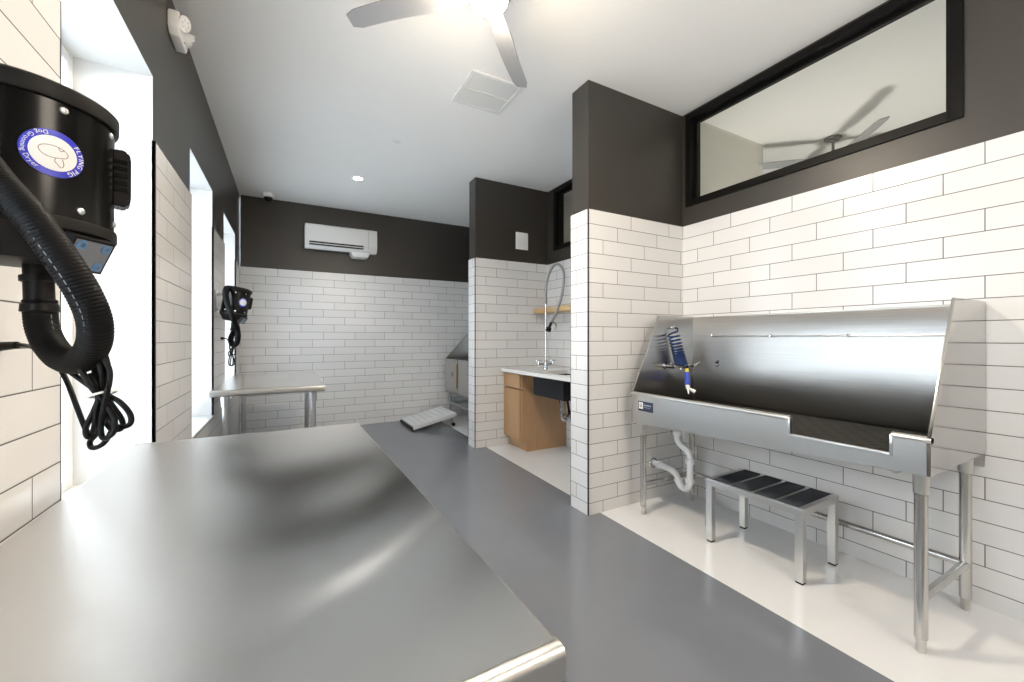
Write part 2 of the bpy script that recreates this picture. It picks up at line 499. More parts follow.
# ------------------------------------------------------------------ stainless work tables
def make_table(name, label, w, l, h, group):
    t = thing(name, label, 'table', group=group)
    hw, hl = w / 2, l / 2
    def f(bm):
        # shallow tray profile: flat top with turned-down long sides, finely divided so it reflects softly
        nx, ny = 24, 40
        g = [[None] * (ny + 1) for _ in range(nx + 1)]
        for i in range(nx + 1):
            for j in range(ny + 1):
                u, v = i / nx * 2 - 1, j / ny * 2 - 1
                z = h - .0048 * (1 - u * u) * (1 - v * v)
                g[i][j] = bm.verts.new((u * (hw - .004), v * (hl - .012), z))
        for i in range(nx):
            for j in range(ny): bm.faces.new((g[i][j], g[i + 1][j], g[i + 1][j + 1], g[i][j + 1]))
        for i, s in ((0, -1), (nx, 1)):
            prev = g[i]
            for dx, dz in ((.0028, -.0012), (.004, -.004), (.004, -.042), (-.012, -.042)):
                cur = [bm.verts.new((s * (hw - .004 + dx), v.co.y, h + dz)) for v in g[i]]
                for j in range(ny): bm.faces.new((prev[j], prev[j + 1], cur[j + 1], cur[j]))
                prev = cur
    mk('tabletop', f, MT_TABLE, t, angle=14)
    for s in (-1, 1):
        def f(bm):
            # rolled rim along the short end
            pr = [(s * (hl - .014), h - .0005)]
            for k in range(7):
                a = PI / 2 - PI / 2 * k / 6
                pr.append((s * (hl - .004 + .010 * math.cos(a)), h - .0115 + .011 * math.sin(a)))
            for k in range(7):
                a = -PI / 2 * k / 6
                pr.append((s * (hl - .008 + .014 * math.cos(a)), h - .034 + .014 * math.sin(a)))
            pr += [(s * (hl - .03), h - .048), (s * (hl - .03), h - .006)]
            add_prism(bm, pr, 0, -hw - .001, hw + .001)
        mk('rolled_rim', f, MT_STEEL, t, angle=30)
    for sx in (-1, 1):
        for sy in (-1, 1):
            x, y = sx * (hw - .085), sy * (hl - .08)
            def f(bm):
                add_cyl(bm, (x, y, .045), (x, y, h - .05), .0205, seg=24)
            lg = mk('leg', f, MT_GALV, t)
            def g(bm):
                add_lathe(bm, [(0, 0), (.014, 0), (.019, .012), (.019, .05), (0, .05)], Matrix.Translation((x, y, 0)), 20)
            mk('foot', g, MT_BLACK, lg)
            def k(bm):
                add_lathe(bm, [(.024, h - .13), (.027, h - .13), (.03, h - .045), (0, h - .045), (0, h - .12)], Matrix.Translation((x, y, 0)), 20)
            mk('socket', k, MT_GALV, lg)
    def f(bm):
        for x in (-hw + .16, hw - .16): add_box(bm, x - .03, x + .03, -hl + .06, hl - .06, h - .04, h - .012)
    mk('stiffener', f, MT_GALV, t, smooth=False)
    return t
tbl = make_table('work_table', 'large stainless steel work table under the nearer wall-hung pet dryer', .762, 1.548, .835, 'stainless steel work tables')
tbl.location = (-.092, 1.184, 0); tbl.rotation_euler[2] = math.radians(-.9) * -1
tb2 = copy_tree(tbl)
tb2['label'] = 'stainless steel table on round legs before the far tiled wall, by the windows'
tb2.location = (-.122, 4.40, 0); tb2.rotation_euler[2] = 0

# ------------------------------------------------------------------ hanging pet dryers
def make_dryer():
    t = thing('pet_dryer', 'black wall-hung pet dryer with thick hose and bundled cord, above the large near table', 'dryer', group='wall-hung pet dryers')
    R, HB = .107, .217
    tilt = Matrix.Translation((0, 0, HB / 2)) @ Matrix.Rotation(math.radians(.3), 4, 'Y') @ Matrix.Translation((0, 0, -HB / 2))
    def body(bm):
        add_lathe(bm, [(0, 0), (R - .003, 0), (R, .003), (R, HB - .004), (0, HB - .004)], tilt, 64)
    b = mk('motor_shell', body, MT_BLACKGLOSS, t)
    def cap(bm):
        add_lathe(bm, [(R - .004, HB - .022), (R + .005, HB - .022), (R + .006, HB - .018), (R + .006, HB + .001), (R + .002, HB + .005), (R * .8, HB + .016), (0, HB + .018), (0, HB - .01)], tilt, 64)
    mk('top_cap', cap, MT_BLACK, t)
    def base(bm):
        add_lathe(bm, [(R - .004, .016), (R + .003, .014), (R + .004, .010), (R + .004, -.004), (R, -.006), (R * .70, -.052), (R * .55, -.055), (0, -.055), (0, .01)], tilt, 64)
    bs = mk('base_cap', base, MT_BLACK, t)
    # screws
    for z in (HB - .034, .030):
        for k in range(8):
            a = math.radians(-92 + 45 * k + (0 if z > .1 else 12))
            def f(bm):
                n = Vector((math.cos(a), math.sin(a), 0)); p = n * (R - .002) + Vector((0, 0, z))
                add_lathe(bm, [(0, 0), (.0058, 0), (.0055, .0032), (.0035, .0046), (0, .0048)], tilt @ along(p, p + n), 12)
            mk('screw', f, MT_BRIGHT, b)
    # handle
    ha = math.radians(16)
    HM = tilt @ Matrix.Rotation(ha, 4, 'Z') @ Matrix.Translation((R, 0, .078)) @ Matrix.Diagonal((1, 1, .82, 1))
    def f(bm):
        sz = Matrix
        out = [(-.004, -.012), (.006, -.018), (.018, -.014), (.022, 0), (.022, .094), (.018, .108), (.006, .112), (-.004, .106)]
        inn = [(-.002, .012), (.010, .012), (.012, .018), (.012, .076), (.010, .082), (-.002, .082)]
        A = {}
        for side in (-1, 1):
            A[side] = ([bm.verts.new(HM @ Vector((x, side * .019, z))) for x, z in out], [bm.verts.new(HM @ Vector((x, side * .015, z))) for x, z in out])
        o1, o2 = A[-1][0], A[1][0]
        n = len(out)
        for i in range(n): bm.faces.new((o1[i], o1[(i + 1) % n], o2[(i + 1) % n], o2[i]))
        bm.faces.new(o1); bm.faces.new(list(reversed(o2)))
        for v in A[-1][1] + A[1][1]: bm.verts.remove(v)
        bmesh.ops.bevel(bm, geom=list(bm.edges), offset=.003, segments=2, affect='EDGES')
    hd = mk('handle', f, MT_BLACK, t)
    def f(bm):
        for k in range(5):
            z = .016 + k * .0155
            c = [HM @ Vector((x, y, zz)) for x in (-.001, .0165) for y in (-.0215, .0215) for zz in (z, z + .008)]
            v = [bm.verts.new(p) for p in c]
            for q in ((0, 1, 3, 2), (4, 6, 7, 5), (0, 4, 5, 1), (2, 3, 7, 6), (0, 2, 6, 4), (1, 5, 7, 3)): bm.faces.new([v[i] for i in q])
    mk('grip_rib', f, MT_BLACKGLOSS, hd, smooth=False)
    # control panel on the sloping underside
    pa = math.radians(-27)
    PM = tilt @ Matrix.Rotation(pa, 4, 'Z') @ Matrix.Translation((R * .90, 0, -.036)) @ Matrix.Rotation(math.radians(90 + 27), 4, 'Y')
    def bx(bm, M4, x0, x1, y0, y1, z0, z1):
        v = [bm.verts.new(M4 @ Vector((x, y, z))) for x in (x0, x1) for y in (y0, y1) for z in (z0, z1)]
        for q in ((0, 1, 3, 2), (4, 6, 7, 5), (0, 4, 5, 1), (2, 3, 7, 6), (0, 2, 6, 4), (1, 5, 7, 3)): bm.faces.new([v[i] for i in q])
    def f(bm): bx(bm, PM, -.029, .029, -.034, .034, -.03, .009)
    cp = mk('control_panel', f, MT_BLACK, t, smooth=False)
    def f(bm): bx(bm, PM, -.025, .025, -.030, .030, .0085, .0102)
    mk('panel_face', f, MT_PANEL, cp, smooth=False)
    for sx in (-1, 1):
        for sy in (-1, 1):
            def f(bm):
                m4 = PM @ Matrix.Translation((sx * .017, sy * .020, .0095))
                add_lathe(bm, [(.0035, 0), (.0080, 0), (.0078, .002), (.0040, .0026), (.0033, .001), (.0035, 0)], m4, 18)
            mk('button', f, MT_BUTTON, cp)
    # badge
    BA, BZ, BR = math.radians(-53), .110, .0362
    rot = math.radians(-100)
    def wrap(x, y, d):
        x2, y2 = x * math.cos(rot) - y * math.sin(rot), x * math.sin(rot) + y * math.cos(rot)
        a = BA + x2 / R
        return tilt @ Vector(((R + d) * math.cos(a), (R + d) * math.sin(a), BZ + y2))
    def disc(bm, r0, r1, d, n=64, rings=4):
        prev = None
        for i in range(rings + 1):
            r = r0 + (r1 - r0) * i / rings
            cur = [bm.verts.new(wrap(r * math.cos(2 * PI * k / n), r * math.sin(2 * PI * k / n), d)) for k in range(n)] if r > 1e-6 else [bm.verts.new(wrap(0, 0, d))]
            if prev:
                for k in range(n):
                    k2 = (k + 1) % n
                    if len(prev) == 1: bm.faces.new((prev[0], cur[k], cur[k2]))
                    else: bm.faces.new((prev[k], cur[k], cur[k2], prev[k2]))
            prev = cur
        low = [bm.verts.new(wrap(r1 * math.cos(2 * PI * k / n), r1 * math.sin(2 * PI * k / n), -.001)) for k in range(n)]
        for k in range(n): bm.faces.new((prev[k], low[k], low[(k + 1) % n], prev[(k + 1) % n]))
    bd = mk('badge', lambda bm: disc(bm, 0, BR, .0012), MT_BADGEBLUE, t)
    mk('badge_field', lambda bm: disc(bm, 0, BR * .735, .0020), MT_BADGEWHITE, bd)
    def f(bm):
        def arc_text(s, size, rad, a_mid, outward, bold):
            adv = []
            for ch in s: adv.append(.36 if ch == ' ' else glyph_mesh(ch)[2] + .09)
            tot = sum(adv) * size
            pos = 0.
            for ch, w in zip(s, adv):
                mid = (pos + w / 2 * 1.0) * size - tot / 2
                pos += w
                if ch == ' ': continue
                vs, fs, gw = glyph_mesh(ch)
                for dx in ((0,) if not bold else (-.022, .022)):
                    V = []
                    for x, y in vs:
                        lx, ly = (x - gw / 2 + dx) * size, y * size
                        if outward:
                            a = a_mid - mid / rad; er = Vector((math.cos(a), math.sin(a))); et = Vector((math.sin(a), -math.cos(a)))
                            p = er * (rad + ly) + et * lx
                        else:
                            a = a_mid + mid / rad; er = Vector((math.cos(a), math.sin(a))); et = Vector((-math.sin(a), math.cos(a)))
                            p = er * (rad - ly) + et * lx
                        V.append(bm.verts.new(wrap(p.x, p.y, .0026)))
                    for q in fs:
                        try: bm.faces.new([V[i] for i in q])
                        except ValueError: pass
        arc_text('FLYING PIG', .0092, BR * .79, PI / 2, True, True)
        arc_text('Dog Grooming Dryer', .0080, BR * .93, -PI / 2, False, False)
    mk('badge_lettering', f, MT_BADGEWHITE, bd, smooth=False)
    def f(bm):
        # thin outline of a plump animal with one wing, drawn in the badge's own upright frame
        def line(pts, closed=False):
            cr, sr = math.cos(-rot), math.sin(-rot)
            P = []
            for p in spline([(x, y, 0) for x, y in pts], 6, closed):
                x, y = p.x * cr - p.y * sr, p.x * sr + p.y * cr
                P.append(wrap(x, y, .0021))
            add_tube(bm, P, .00042, 5, closed)
        k = BR * .735
        line([(-.62 * k, .12 * k), (-.45 * k, .36 * k), (-.05 * k, .44 * k), (.35 * k, .36 * k), (.58 * k, .12 * k), (.50 * k, -.10 * k), (.28 * k, -.18 * k), (-.1 * k, -.26 * k), (-.45 * k, -.16 * k)], True)
        line([(.08 * k, -.24 * k), (.02 * k, -.42 * k), (.14 * k, -.60 * k), (.30 * k, -.74 * k), (.40 * k, -.55 * k), (.34 * k, -.22 * k)])
        line([(.16 * k, .40 * k), (.28 * k, .22 * k), (.42 * k, .34 * k)])
    mk('badge_drawing', f, MT_BROWNLINE, bd)
    # wall bracket: plate on the wall and two arms
    def f(bm):
        add_box(bm, -.136, -.128, -.045, .045, .02, .20, 0, .002)
        for z in (.05, .165): add_box(bm, -.130, -.09, -.022, .022, z - .012, z + .012, 0, .002)
    mk('bracket', f, MT_GALV, t)
    return t
dry = make_dryer()
DX, DY, DZ = -.386, .985, 1.398
dry.location = (DX, DY, DZ)

# hose, cuff and cord are drawn in the room's coordinates, then moved into the dryer's frame
_f, _th = 406.06, math.radians(28.79)
_s, _c = math.sin(_th), math.cos(_th)
def at(x, y, d):
    u, v = (x - 512) / _f, (338 - y) / _f
    return Vector((d * (_s + u * _c) - DX, d * (_c - u * _s) - DY, 1.22 + v * d - DZ))
HOSE = [at(40, 300, .69), at(42, 325, .69), at(50, 345, .685), at(64, 359, .67), at(81, 360, .65), at(94, 344, .63), at(94, 318, .615), at(80, 287, .60), at(56, 251, .585), at(28, 214, .575), at(-2, 182, .57), at(-34, 140, .575), at(-52, 108, .60), at(-58, 98, .66), at(-50, 118, .72), at(-42, 150, .76)]
path = spline(HOSE, 16)
HP = resample(path, .00125)
def f(bm): add_tube(bm, HP, .02, 18, rfun=lambda i: (.0202, .0208, .0210, .0207)[i % 4])
hs = mk('hose', f, MT_HOSE, dry, angle=80)
def f(bm):
    # dashed seam thread along the outside of the hose
    for i in range(20, len(HP) - 30, 9):
        a, b = HP[i], HP[i + 5]
        tt = (b - a).normalized()
        view = (Vector((-DX, -DY, 1.22 - DZ)) - a).normalized()
        side = tt.cross(view).normalized()
        off = (view * .80 - side * .52).normalized() * .0212
        add_cyl(bm, a + off, b + off, .0006, seg=5)
mk('seam_thread', f, MT_PANEL, hs, smooth=False)
def f(bm):
    p0 = at(38, 258, .69); p1 = at(40, 312, .69)
    add_cyl(bm, p0, p1, .0185, seg=28)
    add_cyl(bm, at(38.6, 276, .69), at(38.9, 282, .69), .0225, seg=28, bev=.001)
    add_cyl(bm, at(39.8, 304, .69), p1, .0225, .0235, seg=28, bev=.001)
mk('cuff', f, MT_BLACK, hs)
def f(bm):
    r = .0040
    add_tube(bm, spline([at(17, 345, .845), at(26, 345.5, .83), at(36, 349, .78), at(46, 357, .72), at(58, 366, .70), at(68, 384, .69), at(78, 410, .68), at(87, 432, .675), at(92, 436, .665)], 8), r, 8)
    tie = (102, 395)
    loops = [
        [(70, 372), (88, 385), (100, 395), (104, 415), (98, 432), (90, 442), (93, 448), (104, 443), (112, 428), (110, 410), (104, 393), (98, 378), (92, 356)],
        [(103, 350), (108, 368), (104, 392), (112, 405), (122, 420), (121, 429), (110, 428), (103, 412), (102, 395), (96, 376), (90, 354)],
        [(96, 372), (106, 393), (120, 402), (130, 414), (130, 424), (119, 427), (109, 419), (104, 398), (109, 384), (107, 368), (100, 350)],
        [(90, 374), (98, 394), (96, 415), (93, 432), (88, 437), (86, 428), (95, 408), (101, 392), (102, 374), (95, 352)],
        [(80, 368), (92, 388), (103, 400), (114, 418), (113, 433), (103, 438), (101, 424), (105, 402), (108, 388), (110, 374), (106, 362), (98, 350)],
    ]
    for i, lp in enumerate(loops):
        add_tube(bm, spline([at(x, y, .665 - .006 * i + .004 * math.sin(j * 1.7 + i)) for j, (x, y) in enumerate(lp)], 8), r, 8)
cd = mk('power_cord', f, MT_CORD, dry, angle=80)
def f(bm):
    a = at(103, 394, .648); ax = (at(105, 400, .655) - at(100, 388, .655)).normalized(); m4 = along(a, a + ax)
    add_tube(bm, [m4 @ Vector((.0195 * math.cos(2 * PI * k / 24), .0125 * math.sin(2 * PI * k / 24), 0)) for k in range(24)], .0018, 6, True)
mk('cable_tie', f, MT_BADGEWHITE, cd)
def f(bm):
    a, b = at(-6, 347, .85), at(18, 345, .845)
    add_cyl(bm, a, b, .0105, .0075, 16, bev=.002)
    add_cyl(bm, at(-14, 349, .85), a, .014, .0125, 16, bev=.002)
mk('plug', f, MT_BLACK, cd)

dry2 = copy_tree(dry)
dry2['label'] = 'second black pet dryer, hung between windows above the small far table'
D2 = Vector((-.398, 4.13, 1.415))
dry2.location = D2
lean = Matrix.Translation((.008, 0, .12)) @ Matrix.Rotation(math.radians(9), 4, 'Y') @ Matrix.Diagonal((.9, .9, 1, 1)) @ Matrix.Translation((0, 0, -.12))
def at2(x, y, d):
    u, v = (x - 512) / _f, (338 - y) / _f
    return Vector((d * (_s + u * _c), d * (_c - u * _s), 1.22 + v * d)) - D2
def bm_mesh(name, fn, mat):
    bm = bmesh.new(); fn(bm); bmesh.ops.recalc_face_normals(bm, faces=bm.faces[:])
    me = bpy.data.meshes.new(name); bm.to_mesh(me); bm.free(); me.materials.append(mat)
    for p in me.polygons: p.use_smooth = True
    return me
H2 = [(236.5, 322, 3.46), (234, 331, 3.45), (231, 338, 3.43), (232, 344, 3.40), (236, 344, 3.38), (238, 337, 3.37), (237, 328, 3.36), (233, 318, 3.36), (229, 308, 3.36), (226, 298, 3.37), (225.5, 291, 3.40), (227.5, 288, 3.46), (229.5, 293, 3.50), (230, 302, 3.52)]
def hose2(bm):
    P = resample(spline([at2(x, y, d - (.13 if y < 325 and i > 3 else 0)) for i, (x, y, d) in enumerate(H2)], 10), .0025)
    add_tube(bm, P, .02, 14, rfun=lambda i: (.0200, .0212)[i % 2])
def cord2(bm):
    r = .0042
    X_ = lambda x, y, k: at2(231.5 + (x - 103) * .19, 352.5 + (y - 397) * .22, 3.40 + .004 * k)
    P0 = at2(224, 338.5, 3.40); 
    add_tube(bm, spline([P0, at2(227, 339, 3.40), at2(229, 343, 3.40), at2(230, 349, 3.40), at2(230, 356, 3.40)], 6), r, 6)
    for i, lp in enumerate([
        [(92, 372), (100, 395), (116, 408), (124, 392), (112, 372), (98, 366)],
        [(108, 372), (98, 388), (86, 398), (90, 412), (104, 404), (112, 385)],
        [(100, 398), (92, 420), (88, 448), (102, 458), (118, 448), (116, 428), (104, 402)],
        [(104, 400), (100, 425), (96, 452), (108, 454), (112, 430), (106, 400)],
        [(96, 352), (94, 372), (102, 396), (108, 374), (104, 352)]]):
        add_tube(bm, spline([X_(x, y, i + j % 2) for j, (x, y) in enumerate(lp)], 6, True), r, 6, True)
def plug2(bm):
    a, b = at2(221.3, 338.3, 3.40), at2(224.3, 338.5, 3.40)
    add_cyl(bm, a, b, .013, .009, 12, bev=.002)
for ch in list(dry2.children):
    n = ch.name.split('.')[0]
    if n == 'hose':
        ch.data = bm_mesh('hose', hose2, MT_HOSE)
        for g in list(ch.children):
            if g.name.startswith('seam_thread'): bpy.data.objects.remove(g)
            else: g.matrix_basis = lean
    elif n == 'power_cord':
        ch.data = bm_mesh('power_cord', cord2, MT_CORD)
        for g in list(ch.children):
            if g.name.startswith('plug'): g.data = bm_mesh('plug', plug2, MT_BLACK)
            else: bpy.data.objects.remove(g)
    elif n == 'bracket': ch.location.x = .006
    else: ch.matrix_basis = lean

# ------------------------------------------------------------------ grooming tub
def make_tub():
    t = thing('grooming_tub', 'long stainless steel grooming tub with slanted sides and a notched front, in front bay', 'tub')
    x0, xb, y0, y1 = 2.10, 2.745, .575, 2.088
    zt, zn = .838, .757
    def zb(y): return .70 + (y - y0) / (y1 - y0) * (.63 - .70)
    def f(bm):
        add_box(bm, xb - .012, xb, y0 + .002, y1 - .002, .64, 1.372, 0, .002)
        add_box(bm, xb - .012, xb + .008, y0 + .002, y1 - .002, 1.366, 1.380, 0, .003)
    mk('back_panel', f, MT_STEEL_Y, t)
    for y, nm in ((y0, 0), (y1, 1)):
        zbb = zb(y)
        a, b = (y, y + .012) if nm == 0 else (y - .012, y)
        pts = [(x0, zbb), (x0, zt + .004), (2.365, 1.384), (xb + .012, 1.384), (xb + .012, zbb)]
        def f(bm): add_prism(bm, pts, 1, a, b, 0, .0015)
        mk('side_panel', f, MT_STEEL_X if nm == 0 else MT_STEEL_S, t, angle=20)
    def f(bm):
        ya, yb = y0 + .0125, y1 - .0125
        out = [(ya, zb(ya)), (yb, zb(yb)), (yb, zt), (1.066, zt), (1.066, zn), (.69, zn), (.69, zt), (ya, zt)]
        A = [bm.verts.new((x0, y, z)) for y, z in out]; B = [bm.verts.new((x0 + .010, y, z)) for y, z in out]
        n = len(out)
        bm.faces.new(A); bm.faces.new(list(reversed(B)))
        for i in range(n): bm.faces.new((A[i], B[i], B[(i + 1) % n], A[(i + 1) % n]))
    mk('front_panel', f, MT_APRON, t, smooth=False)
    for a, b in ((1.066, y1), (y0, .69)):
        def f(bm):
            pr = [(x0 + .013 + .017 * math.cos(k * PI / 8), zt - .004 + .013 * math.sin(k * PI / 8)) for k in range(16)]
            add_prism(bm, pr, 1, a, b)
        mk('rolled_lip', f, MT_STEEL, t, angle=40)
    def f(bm):
        add_box(bm, x0 - .003, x0 + .022, .69, 1.066, zn - .006, zn + .003, 0, .002)
        for y in (.69, 1.066): add_box(bm, x0 - .003, x0 + .022, y - .005, y + .005, zn - .006, zt, 0, .002)
    mk('notch_edging', f, MT_STEEL, t)
    def f(bm):
        v = [bm.verts.new(p) for p in ((x0 + .004, y0 + .006, zb(y0) + .004), (xb - .004, y0 + .006, zb(y0) + .004), (xb - .004, y1 - .006, zb(y1) + .004), (x0 + .004, y1 - .006, zb(y1) + .004))]
        w = [bm.verts.new(q.co + Vector((0, 0, .012))) for q in v]
        bm.faces.new(v); bm.faces.new(list(reversed(w)))
        for i in range(4): bm.faces.new((v[i], w[i], w[(i + 1) % 4], v[(i + 1) % 4]))
    mk('basin_floor', f, MT_STEEL_Y, t, smooth=False)
    for y in (y0 + .14, (y0 + y1) / 2, y1 - .14):
        def f(bm): add_box(bm, x0 + .02, xb - .02, y - .012, y + .012, .705, .735)
        mk('mat_support', f, MT_STEEL, t, smooth=False)
    legs = [(2.155, .618), (2.665, .618), (2.155, 2.03), (2.665, 2.03)]
    for x, y in legs:
        top = zb(y) + .004
        def f(bm): add_cyl(bm, (x, y, .055), (x, y, top), .0205, seg=28)
        lg = mk('leg', f, MT_TUBE, t)
        def g(bm): add_lathe(bm, [(0, 0), (.0125, 0), (.0155, .006), (.0165, .058), (0, .058)], Matrix.Translation((x, y, 0)), 24)
        mk('foot', g, MT_STEEL, lg)
        def k(bm): add_lathe(bm, [(.0206, top - .085), (.0235, top - .085), (.0245, top - .02), (.0245, top), (0, top), (0, top - .08)], Matrix.Translation((x, y, 0)), 28)
        mk('socket', k, MT_STEEL, lg)
    for a, b in (((2.155, .618, .205), (2.665, .618, .205)), ((2.665, .618, .205), (2.665, 2.03, .205)), ((2.155, 2.03, .205), (2.665, 2.03, .205))):
        def f(bm): add_cyl(bm, a, b, .0165, seg=24)
        mk('rail', f, MT_TUBE, t)
    # maker's plate on the front panel
    py, pz = 1.958, .758
    def f(bm): add_box(bm, x0 - .0015, x0 + .001, py - .064, py + .064, pz - .033, pz + .033)
    pl = mk('name_plate', f, MT_NAVY, t, smooth=False)
    def f(bm): add_box(bm, x0 - .0022, x0 - .001, py + .022, py + .058, pz - .018, pz + .025)
    mk('plate_emblem', f, MT_BADGEWHITE, pl, smooth=False)
    def f(bm):
        a, b, c, d = py + .030, py + .050, pz - .008, pz + .016
        w = .0035
        add_box(bm, x0 - .0030, x0 - .002, a, a + w, c, d); add_box(bm, x0 - .0030, x0 - .002, b - w, b, c, d)
        for z in (c, (c + d) / 2 - w / 2, d - w): add_box(bm, x0 - .0030, x0 - .002, a + w, b - w, z, z + w)
    mk('plate_emblem_mark', f, MT_NAVY, pl, smooth=False)
    def f(bm):
        y = py + .014
        for w in (.0085, .007, .009, .006, .0085, .007, .0085, .0085): add_box(bm, x0 - .0022, x0 - .001, y - w + .0016, y, pz + .004, pz + .013); y -= w
        y = py + .014
        for w in (.005, .006, .005, .0055, .006, .005, .006, .005, .0055, .006): add_box(bm, x0 - .0022, x0 - .001, y - w + .0016, y, pz - .008, pz - .0045); y -= w
    mk('plate_lettering', f, plain('plate_grey_print', (.30, .34, .42), .5), pl, smooth=False)
    # restraint bar with end eyes, and tie rings
    xi = xb - .012
    def f(bm): add_cyl(bm, (xi - .022, .655, 1.235), (xi - .022, 1.905, 1.235), .0022, seg=10)
    rb = mk('restraint_bar', f, MT_BRIGHT, t)
    for y in (.655, 1.905, 1.07, 1.49):
        def f(bm):
            add_cyl(bm, (xi, y, 1.235), (xi - .025, y, 1.235), .005, seg=12)
            add_tube(bm, [(xi - .024, y + .007 * math.cos(2 * PI * k / 16), 1.235 + .007 * math.sin(2 * PI * k / 16)) for k in range(16)], .0022, 6, True)
        mk('bar_eye', f, MT_CHROME, rb)
    for y, z in ((1.865, 1.045), (.708, 1.020)):
        def f(bm):
            add_lathe(bm, [(0, 0), (.016, 0), (.014, .004), (0, .005)], along((xi, y, z), (xi - .01, y, z)), 18)
            add_tube(bm, [(xi - .010 + .004 * math.sin(2 * PI * k / 20), y + .016 * math.cos(2 * PI * k / 20), z - .012 + .018 * math.sin(2 * PI * k / 20)) for k in range(20)], .0035, 7, True)
        mk('tie_ring', f, MT_CHROME, t)
    # small catch under the front edge near the drain
    def f(bm):
        add_cyl(bm, (2.14, 1.80, .60), (2.14, 1.80, .652), .004, seg=8); add_box(bm, 2.125, 2.15, 1.775, 1.825, .638, .652, 0, .002)
    mk('drain_lever', f, MT_STEEL, t)
    def f(bm):
        add_box(bm, 2.12, 2.16, .668, .712, .685, .700, 0, .004); add_cyl(bm, (2.14, .69, .675), (2.14, .69, .70), .010, seg=12)
    mk('levelling_plug', f, MT_STEEL, t)
    return t
tub = make_tub()

def f(bm):
    add_box(bm, 2.13, 2.715, .60, 2.062, .742, .756, 0, .004)
    for x in (2.15, 2.695):
        for y in (.72, 1.33, 1.95): add_box(bm, x - .012, x + .012, y - .012, y + .012, .7355, .744)
o = mk('rubber_mat', f, MT_MAT)
tag(o, 'black perforated rubber mat lying inside the long steel tub', 'mat')

# drain pipe
def f(bm):
    p = spline([(2.43, 1.974, .629), (2.43, 1.974, .56), (2.43, 1.972, .50), (2.43, 1.945, .465), (2.43, 1.895, .44), (2.43, 1.870, .405), (2.43, 1.868, .33), (2.43, 1.868, .235), (2.43, 1.878, .185), (2.43, 1.905, .166), (2.43, 1.94, .172), (2.43, 1.960, .20), (2.43, 1.978, .238), (2.43, 2.02, .262), (2.43, 2.10, .270), (2.43, 2.188, .272)], 6)
    add_tube(bm, p, .0215, 18)
dp = mk('drain_pipe', f, MT_PVC, angle=60)
tag(dp, 'white plastic drain pipe with a bent trap, under the long tub', 'pipe')
for a, b, r in (((2.43, 1.974, .556), (2.43, 1.974, .525), .031), ((2.43, 1.868, .385), (2.43, 1.868, .350), .031), ((2.43, 1.868, .245), (2.43, 1.868, .215), .030), ((2.43, 1.956, .196), (2.43, 1.968, .222), .029), ((2.43, 2.12, .271), (2.43, 2.145, .2715), .029)):
    def f(bm): add_cyl(bm, a, b, r, seg=12, bev=.003)
    mk('slip_nut', f, MT_PVC, dp)
def f(bm): add_lathe(bm, [(.023, 0), (.040, 0), (.036, .006), (.0235, .009)], along((2.43, 2.1895, .272), (2.43, 2.15, .272)), 24)
mk('wall_flange', f, MT_CHROME, dp)

# spray tap on the tub's inner end
sp = thing('spray_tap', 'chrome tap with blue coiled hose and spray gun inside the long tub', 'tap')
YW = 2.0755
def f(bm):
    add_cyl(bm, (2.43, YW - .05, 1.015), (2.645, YW - .05, 1.015), .013, seg=18)
    for x in (2.43, 2.645):
        add_cyl(bm, (x, YW, 1.015), (x, YW - .06, 1.015), .014, seg=18)
        add_lathe(bm, [(0, 0), (.026, 0), (.024, .006), (.014, .009)], along((x, YW, 1.015), (x, YW - .05, 1.015)), 20)
    add_cyl(bm, (2.538, YW - .05, 1.015), (2.538, YW - .05, .985), .013, seg=16)
    add_cyl(bm, (2.538, YW - .05, 1.015), (2.538, YW - .11, 1.0), .012, .010, seg=16)
mk('tap_body', f, MT_CHROME, sp)
for x in (2.43, 2.645):
    def f(bm):
        s = -1 if x < 2.5 else 1
        add_cyl(bm, (x, YW - .06, 1.015), (x, YW - .088, 1.015), .016, .013, seg=16, bev=.002)
        add_cyl(bm, (x, YW - .078, 1.015), (x + s * .05, YW - .09, 1.040), .007, .005, seg=10, bev=.001)
    mk('handle', f, MT_CHROME, sp)
def f(bm):
    pts = []
    n = 18 * 20
    c0, c1 = Vector((2.448, YW - .055, 1.255)), Vector((2.508, YW - .075, 1.03))
    pts.append(Vector((2.505, YW - .03, 1.295))); pts.append(Vector((2.500, YW - .05, 1.288)))
    for i in range(n + 1):
        q = i / n; a = 2 * PI * 18 * q
        qq = 1 - (1 - q) ** 2.4
        c = c0.lerp(c1, qq)
        rad = .043 + .006 * q
        pts.append(c + Vector((rad * math.cos(a), rad * .75 * math.sin(a), .012 * math.cos(a) * (1 - q))))
    pts += [Vector((2.55, YW - .10, 1.01)), Vector((2.520, YW - .12, .995))]
    add_tube(bm, pts, .0064, 8)
mk('coil_hose', f, MT_BLUEHOSE, sp, angle=80)
def f(bm):
    add_lathe(bm, [(0, 0), (.014, 0), (.012, .005), (.004, .008), (.004, .03), (0, .03)], along((2.505, YW, 1.297), (2.505, YW - .03, 1.297)), 14)
    add_tube(bm, [(2.505 + .010 * math.cos(2 * PI * k / 14), YW - .028, 1.297 + .010 * math.sin(2 * PI * k / 14)) for k in range(14)], .0025, 6, True)
mk('hose_hook', f, MT_CHROME, sp)
def f(bm):
    a = Vector((2.510, YW - .12, .975)); b = Vector((2.488, YW - .145, .885))
    add_cyl(bm, a, b, .017, .020, 18, bev=.004)
gun = mk('spray_gun', f, MT_BLUE, sp)
def f(bm): add_cyl(bm, (2.516, YW - .118, 1.000), (2.510, YW - .12, .974), .011, .014, 14, bev=.002)
mk('hose_nut', f, MT_YELLOW, gun)
